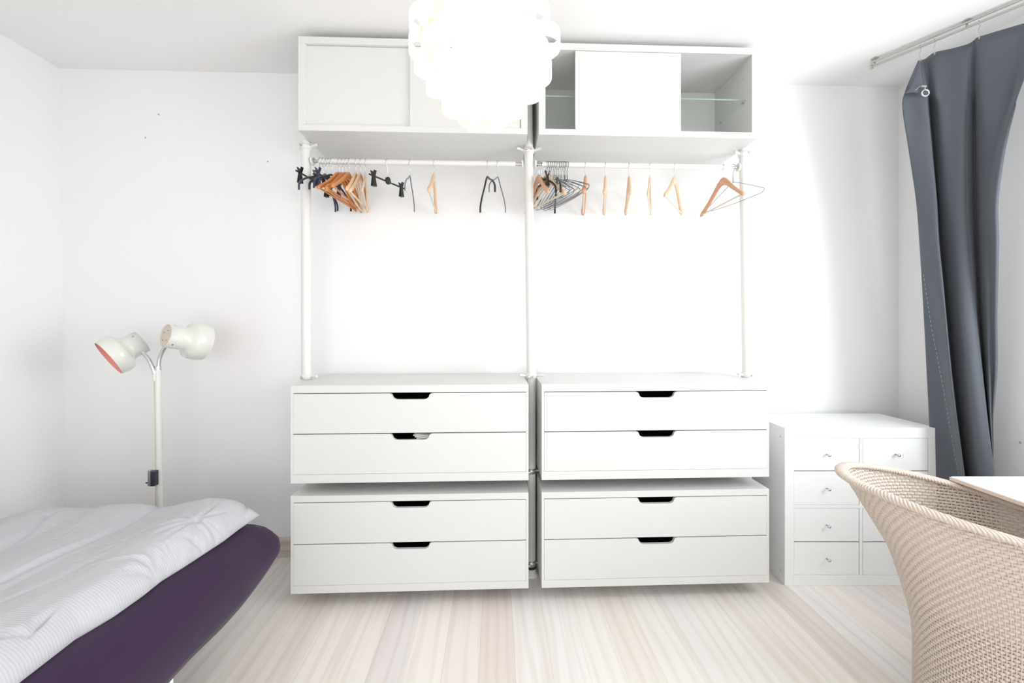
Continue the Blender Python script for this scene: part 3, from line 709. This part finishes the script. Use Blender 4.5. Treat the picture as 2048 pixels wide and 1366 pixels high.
# chair frame: local x = forward (away from the back), local y = to the chair's far side
crz = -YAW-PHI
t = thing('wicker_chair', 'cream white wicker tub chair with flared back, right foreground', 'chair', (wtip[0], wtip[1], 0), crz)
zk = [3, 10, 25, 33, 44, 55, 64.5, 75.6, 81, 84]; sb = [22, 22, 22, 21, 18.3, 15, 9.8, 3.6, 0.0, -2]
def sec(z):                                  # (back x, front x, half width) at height z
    return interp(z, zk, sb), interp(z, [3, 30, 60, 84], [58, 60, 70, 76]), interp(z, [3, 30, 50, 65, 75, 84], [20.5, 21.5, 24.0, 26.5, 28.6, 30.5])
def ssec(z):
    return tuple(sum(sec(z+o)[k]*w_ for o, w_ in ((-3, .25), (0, .5), (3, .25))) for k in range(3))
def pt(th, z, off=0.0):                      # th = 0 at the back, counter-clockwise; off = outward
    b_, f_, w_ = ssec(z); c_ = (b_+f_)/2; a_ = (f_-b_)/2
    ex, ey = -math.cos(th), math.sin(th)
    nx, ny = ex/a_, ey/w_; n = math.hypot(nx, ny)
    return c_+a_*ex+off*nx/n, w_*ey+off*ny/n
def rimz(th):
    z = 78
    for _ in range(6):
        s_ = pt(th, z)[0]; z = interp(s_, [0, 6, 28, 47, 60, 68, 73], [79.4, 78.8, 74.8, 71.0, 67.5, 58, 47])
    return z
NS = 150; SUB = 4; NT = NS*SUB
ths = [2*PI*i/NT for i in range(NT)]; rz_ = [rimz(a) for a in ths]
V = []; Fc = []; SG = 6
z = 3.6; row = 0
while z < 80.6:
    prev = None
    for i in range(NT+1):
        ii = i % NT
        if z > rz_[ii]-.5: prev = None; continue
        ph = PI*i/SUB+(PI if row % 2 else 0)
        off = .25*math.cos(ph)
        x_, y_ = pt(ths[ii], z, off); nx_, ny_ = pt(ths[ii], z, off+1); nx_ -= x_; ny_ -= y_
        base_i = len(V); hgt = .5
        for k in range(SG):
            a = 2*PI*k/SG; V.append((x_+nx_*.2*math.cos(a), y_+ny_*.2*math.cos(a), z+hgt*math.sin(a)))
        if prev is not None:
            for k in range(SG):
                k2 = (k+1) % SG; Fc.append((prev+k, base_i+k, base_i+k2, prev+k2))
        prev = base_i
    z += 1.08; row += 1
mb = MB(); mb.v = V; mb.f = Fc; mb.sm = [True]*len(Fc)
mb.build('woven_strands', M['wicker'], t, kind='stuff')
mb = MB()
for i in range(NS):
    th = 2*PI*(i+.5)/NS+0*PI; th = 2*PI*i/NS
    top = rimz(th); zz = list(np.arange(3, top, 5.0))+[top]
    mb.tube([(*pt(th, q, 0), q) for q in zz], .2, 5)
mb.build('upright_canes', M['wicker'], t, kind='stuff')
# plaited rim: several strands wound round the top edge
NR = 1080; rimp = []
for i in range(NR):
    th = 2*PI*i/NR; zz = rimz(th); rimp.append(Vector((*pt(th, zz), zz)))
sm_r = rimp
mb = MB()
for s in range(5):
    pp = []
    for i in range(NR):
        p0 = sm_r[i]; tn = (sm_r[(i+3) % NR]-sm_r[i-3]).normalized(); th = 2*PI*i/NR
        e = Vector((-math.cos(th), math.sin(th), 0)); u = tn.cross(e).normalized(); e2 = u.cross(tn).normalized()
        a = 2*PI*(i*44/NR+s/5); pp.append(p0+e2*(1.55*math.cos(a))+u*(.65*math.sin(a)))
    mb.tube(pp, .5, 6, closed=True)
mb.build('plaited_rim', M['wicker'], t, kind='stuff')
mb = MB(); ring = []
for q, r_ in ((43.0, 1), (44.5, .985), (44.6, .0)):
    pass
cs = ssec(44); cc = ((cs[0]+cs[1])/2, (cs[1]-cs[0])/2-.8, cs[2]-.8)
mb.lathe([(.001, 42), (.99, 42), (1, 43), (.99, 44.2), (.001, 44.5)], 60, Matrix.Translation((cc[0], 0, 0)) @ Matrix.Diagonal((cc[1], cc[2], 1, 1)))
mb.build('seat', M['wickerseat'], t)
b_, f_, w_ = ssec(3); 
MB().tube([(*pt(2*PI*i/60, 3, -.2), 1.6) for i in range(60)], 1.55, 10, closed=True).build('base_ring', M['wicker'], t)

# ---------------------------------------------------------------- curtain rail and curtain
RA = Vector(at(1743, 134, 232)); RB = Vector(at(2048, 8, 187.2))
dirn = (RB-RA); RC = RA+dirn*1.35
t = thing('curtain_rail', 'thin double steel curtain rail under the ceiling at the window', 'curtain rail', RA)
dv = RC-RA; side = Vector((0, 0, 1)).cross(dv).normalized()
MB().tube([side*.0, dv], .5, 12).build('rail_tube', M['steel'], t)
MB().tube([side*-1.0+Vector((0, 0, 1.9)), dv+side*-1.0+Vector((0, 0, 1.9))], .5, 12).build('rail_tube', M['steel'], t)
MB().tube([dv.normalized()*-.6, dv.normalized()*.5], 1.1, 16).build('end_cap', M['steel'], t)
for u in (.02, .5, .97):
    q = dv*u; MB().box(q.x-1.2, q.x+1.2, q.y-1.2, q.y+1.2, CEIL-RA.z-.6, CEIL-RA.z-.02).tube([q+Vector((0, 0, 0)), Vector((q.x, q.y, CEIL-RA.z-.5))], .45, 8).build('bracket', M['steel'], t)
def on_rail(px):                             # parameter on the rail behind pixel column px
    k = (px-1024)/F; lo, hi = 0, 1.5
    for _ in range(40):
        m_ = (lo+hi)/2; p = RA+dirn*m_; X, Y = p.x-CX, p.y-CY
        if (cyw*X-syw*Y)/(syw*X+cyw*Y) < k: lo = m_
        else: hi = m_
    return RA+dirn*lo
def dep(p): X, Y = p.x-CX, p.y-CY; return syw*X+cyw*Y
# rows: photo height, then for every fold line (column, offset from the hanging plane; minus = towards the viewer)
rows_y = [120, 183, 218, 300, 400, 480, 560, 640, 740, 830, 890, 950, 1060, 1200]
def col(ys, xs): return [interp(y, ys, xs) for y in rows_y]
cols = [
 (col([120, 160, 183, 218, 400, 510, 697, 846, 950, 1200], [1836, 1822, 1810, 1805, 1832, 1841, 1851, 1858.6, 1863, 1874]), 2.0, 6.0),
 (col([120, 183, 300, 400, 544, 757, 948, 1200], [1838, 1822, 1830, 1842, 1852, 1881, 1908, 1940]), 1.0, 3.0),
 (col([120, 183, 400, 480, 591, 774, 948, 1200], [1840.5, 1850, 1871, 1875, 1886, 1903.5, 1927, 1958]), -1.8, -2.4),
 (col([120, 183, 400, 480, 591, 774, 948, 1200], [1841.5, 1851, 1872, 1876, 1887, 1904.5, 1928, 1959]), .5, .5),
 (col([120, 183, 400, 480, 591, 774, 948, 1200], [1852, 1857, 1875, 1880, 1890, 1908, 1931, 1962]), 8.0, 10),
 (col([105, 183, 400, 480, 591, 774, 948, 1200], [1869, 1872, 1884, 1892, 1902, 1920, 1940, 1970]), 1.0, 3.0),
 (col([105, 400, 638, 825, 948, 1200], [1900, 1910, 1925, 1945, 1962, 1990]), -1.5, -3.5),
 (col([95, 300, 442, 638, 825, 948, 1200], [1930, 1929, 1932, 1951, 1971, 1986, 2004]), 0.0, -3.0),
 (col([95, 300, 442, 638, 825, 948, 1200], [1940, 1935, 1936, 1953, 1972.5, 1988, 2006]), 1.6, 2.5),
 (col([80, 300, 442, 638, 825, 948, 1200], [1950, 1950, 1951, 1959, 1975, 1988.5, 2006]), 4.5, 9.0),
 (col([75, 400, 570, 846, 948, 1200], [1960, 1964, 1968, 1980, 1988, 2003]), -.6, -.5),
 (col([60, 140, 270, 355, 480, 655, 795, 846, 948, 1200], [2030, 2030, 1997, 1976, 1980, 1982, 1986, 1983, 1988, 2002]), .5, 0.5),
 (col([60, 140, 270, 330, 355, 375, 480, 655, 795, 822, 948, 1200], [2062, 2044, 2011, 1993, 1985, 1988, 1990, 1990, 1991, 1985, 1987, 2000]), -.5, -.2),
 (col([60, 140, 270, 330, 358, 380, 480, 655, 795, 822, 948, 1200], [2090, 2050, 2017, 2006, 1994, 1997, 1998, 1994, 1995, 1987, 1986.5, 2000]), 1.0, 1.0),
]
# the top edge of each column (hung from hooks at 1840, 1869, 1958 and 2062; sagging between)
top_y = [121, 122, 121, 121, 117, 105, 98, 90, 86, 79, 73, 52, 40, 30]
xtop = [1836, 1838, 1840.5, 1841.5, 1852, 1869, 1900, 1930, 1940, 1950, 1960, 2030, 2072, 2100]
d_top = [dep(on_rail(xx)) for xx in xtop]
NRW = len(rows_y)
grid = []
for r in range(NRW):
    line = []
    for ci, (xs, o0, o1) in enumerate(cols):
        y = rows_y[r]; u = (r/(NRW-1))
        if r == 0: x, y, d = xtop[ci], top_y[ci], d_top[ci]+o0*.15
        else:
            x = xs[r]
            y = max(y, top_y[ci]+ (r)*12) if y < top_y[ci]+30 else y
            w_ = min(1, (rows_y[r]-120)/700); dend = interp(x, [1858, 1990, 2100], [214, 200, 190])
            dst = d_top[ci] if ci > 5 else 208-.3*ci
            d = dst*(1-w_)+dend*w_+o0*(1-w_)*1.0*min(1, r/2)+o1*w_
        line.append(Vector(at(x, y, d)))
    grid.append(line)
# refine: spline down, then across
def spline_grid(g, nu, nv):
    cols_ = [smooth_pts([row[c] for row in g], nv) for c in range(len(g[0]))]
    rows2 = [[c[i] for c in cols_] for i in range(len(cols_[0]))]
    return [smooth_pts(r, nu) for r in rows2]
gg = spline_grid(grid, 5, 6)
NV, NU = len(gg), len(gg[0])
mb = MB().add([p for r in gg for p in r], [(j*NU+i, j*NU+i+1, (j+1)*NU+i+1, (j+1)*NU+i) for j in range(NV-1) for i in range(NU-1)], True)
org = Vector((gg[0][0].x, gg[0][0].y, 0))
tc_ = thing('curtain', 'heavy slate grey curtain hanging in folds from the rail, gathered to the left', 'curtain', org)
mb.v = [(a-org.x, b-org.y, c) for a, b, c in mb.v]
o = mb.build('fabric_panel', M['curtain'], tc_); so = o.modifiers.new('thick', 'SOLIDIFY'); so.thickness = .0022; so.offset = 0
# the turned-back top corner on the left with its own small fold
fl = [[at(1840, 124, 207), at(1830, 150, 206.5), at(1820, 175, 206), at(1810, 186, 206)], [at(1842, 150, 205.5), at(1838, 165, 205), at(1832, 178, 205), at(1824, 184, 204.8)], [at(1849, 182, 204.8), at(1845, 183, 204.5), at(1838, 184, 204.3), at(1832, 184.5, 204.3)]]
fg = [[Vector(p) for p in r] for r in fl]; fg = spline_grid(fg, 4, 5); a_, b2 = len(fg), len(fg[0])
mb = MB().add([(p.x-org.x, p.y-org.y, p.z) for r in fg for p in r], [(j*b2+i, j*b2+i+1, (j+1)*b2+i+1, (j+1)*b2+i) for j in range(a_-1) for i in range(b2-1)], True)
o = mb.build('folded_corner', M['curtain'], tc_); so = o.modifiers.new('thick', 'SOLIDIFY'); so.thickness = .0022
# stitches of the side hem
st = []
for k in range(44):
    y = 548+k*9.2; x = interp(y, [544, 650, 757, 850, 948], [1846, 1862, 1883, 1899, 1917])
    st.append((x, y))
from mathutils.bvhtree import BVHTree
bv = BVHTree.FromPolygons([p for r in gg for p in r], [(j*NU+i, j*NU+i+1, (j+1)*NU+i+1, (j+1)*NU+i) for j in range(NV-1) for i in range(NU-1)])
camp = Vector((CX, CY, CZ)); mb = MB()
for (x, y) in st:
    ends = []
    for dy in (0, 5.0):
        q = Vector(at(x+dy*.19, y+dy, 200)); d_ = (q-camp).normalized(); h = bv.ray_cast(camp, d_)
        if h[0]: ends.append(h[0]-d_*.25)
    if len(ends) == 2: mb.tube([(e.x-org.x, e.y-org.y, e.z) for e in ends], .1, 5)
if mb.v: mb.build('hem_stitching', M['thread'], tc_, kind='stuff')
for (hx, hy) in ((1840, 121), (1869, 106), (1958, 74), (2066, 42)):
    a = on_rail(hx); b_p = Vector(at(hx, hy, dep(a)))
    hk = MB().tube([p-org+Vector((0, 0, 0)) if False else (p.x-org.x, p.y-org.y, p.z) for p in smooth_pts([a+Vector((0, 0, -.5)), a+Vector((.5, 0, -1.6)), (a+b_p)/2+Vector((-.3, 0, 0)), b_p+Vector((.2, 0, .4)), b_p+Vector((0, 0, -.8))], 6)], .13, 6)
    h = hk.build('curtain_hook', M['steel'], tc_)
    MB().tube([(a.x-org.x+.85*math.cos(q)*dv.normalized().y, a.y-org.y-.85*math.cos(q)*dv.normalized().x, a.z+.85*math.sin(q)) for q in [i*PI/9 for i in range(18)]], .12, 6, closed=True).build('glider_ring', M['steel'], h)
    MB().box(b_p.x-org.x-.4, b_p.x-org.x+.4, b_p.y-org.y-.55, b_p.y-org.y-.1, b_p.z-1.2, b_p.z+.2).build('curtain_clip', M['steel'], h)
q = Vector(at(1851, 186, 203.2)); q -= org
MB().tube([(q.x+1.5*math.cos(i*PI/12), q.y-.2*math.cos(i*PI/12), q.z+1.5*math.sin(i*PI/12)) for i in range(24)], .38, 8, closed=True).build('loose_ring', M['chrome'], tc_)
q2 = Vector(at(1849, 174, 203.2))-org
MB().tube([q2+Vector((-4.2, 0, -1.4)), q2+Vector((-2.2, 0, .3)), q2+Vector((0, 0, .2)), q2+Vector((.4, 0, -1.2))], .2, 6).box(q2.x-1.4, q2.x+.8, q2.y-.3, q2.y+.3, q2.z-.2, q2.z+.6).build('loose_clip', M['chrome'], tc_)
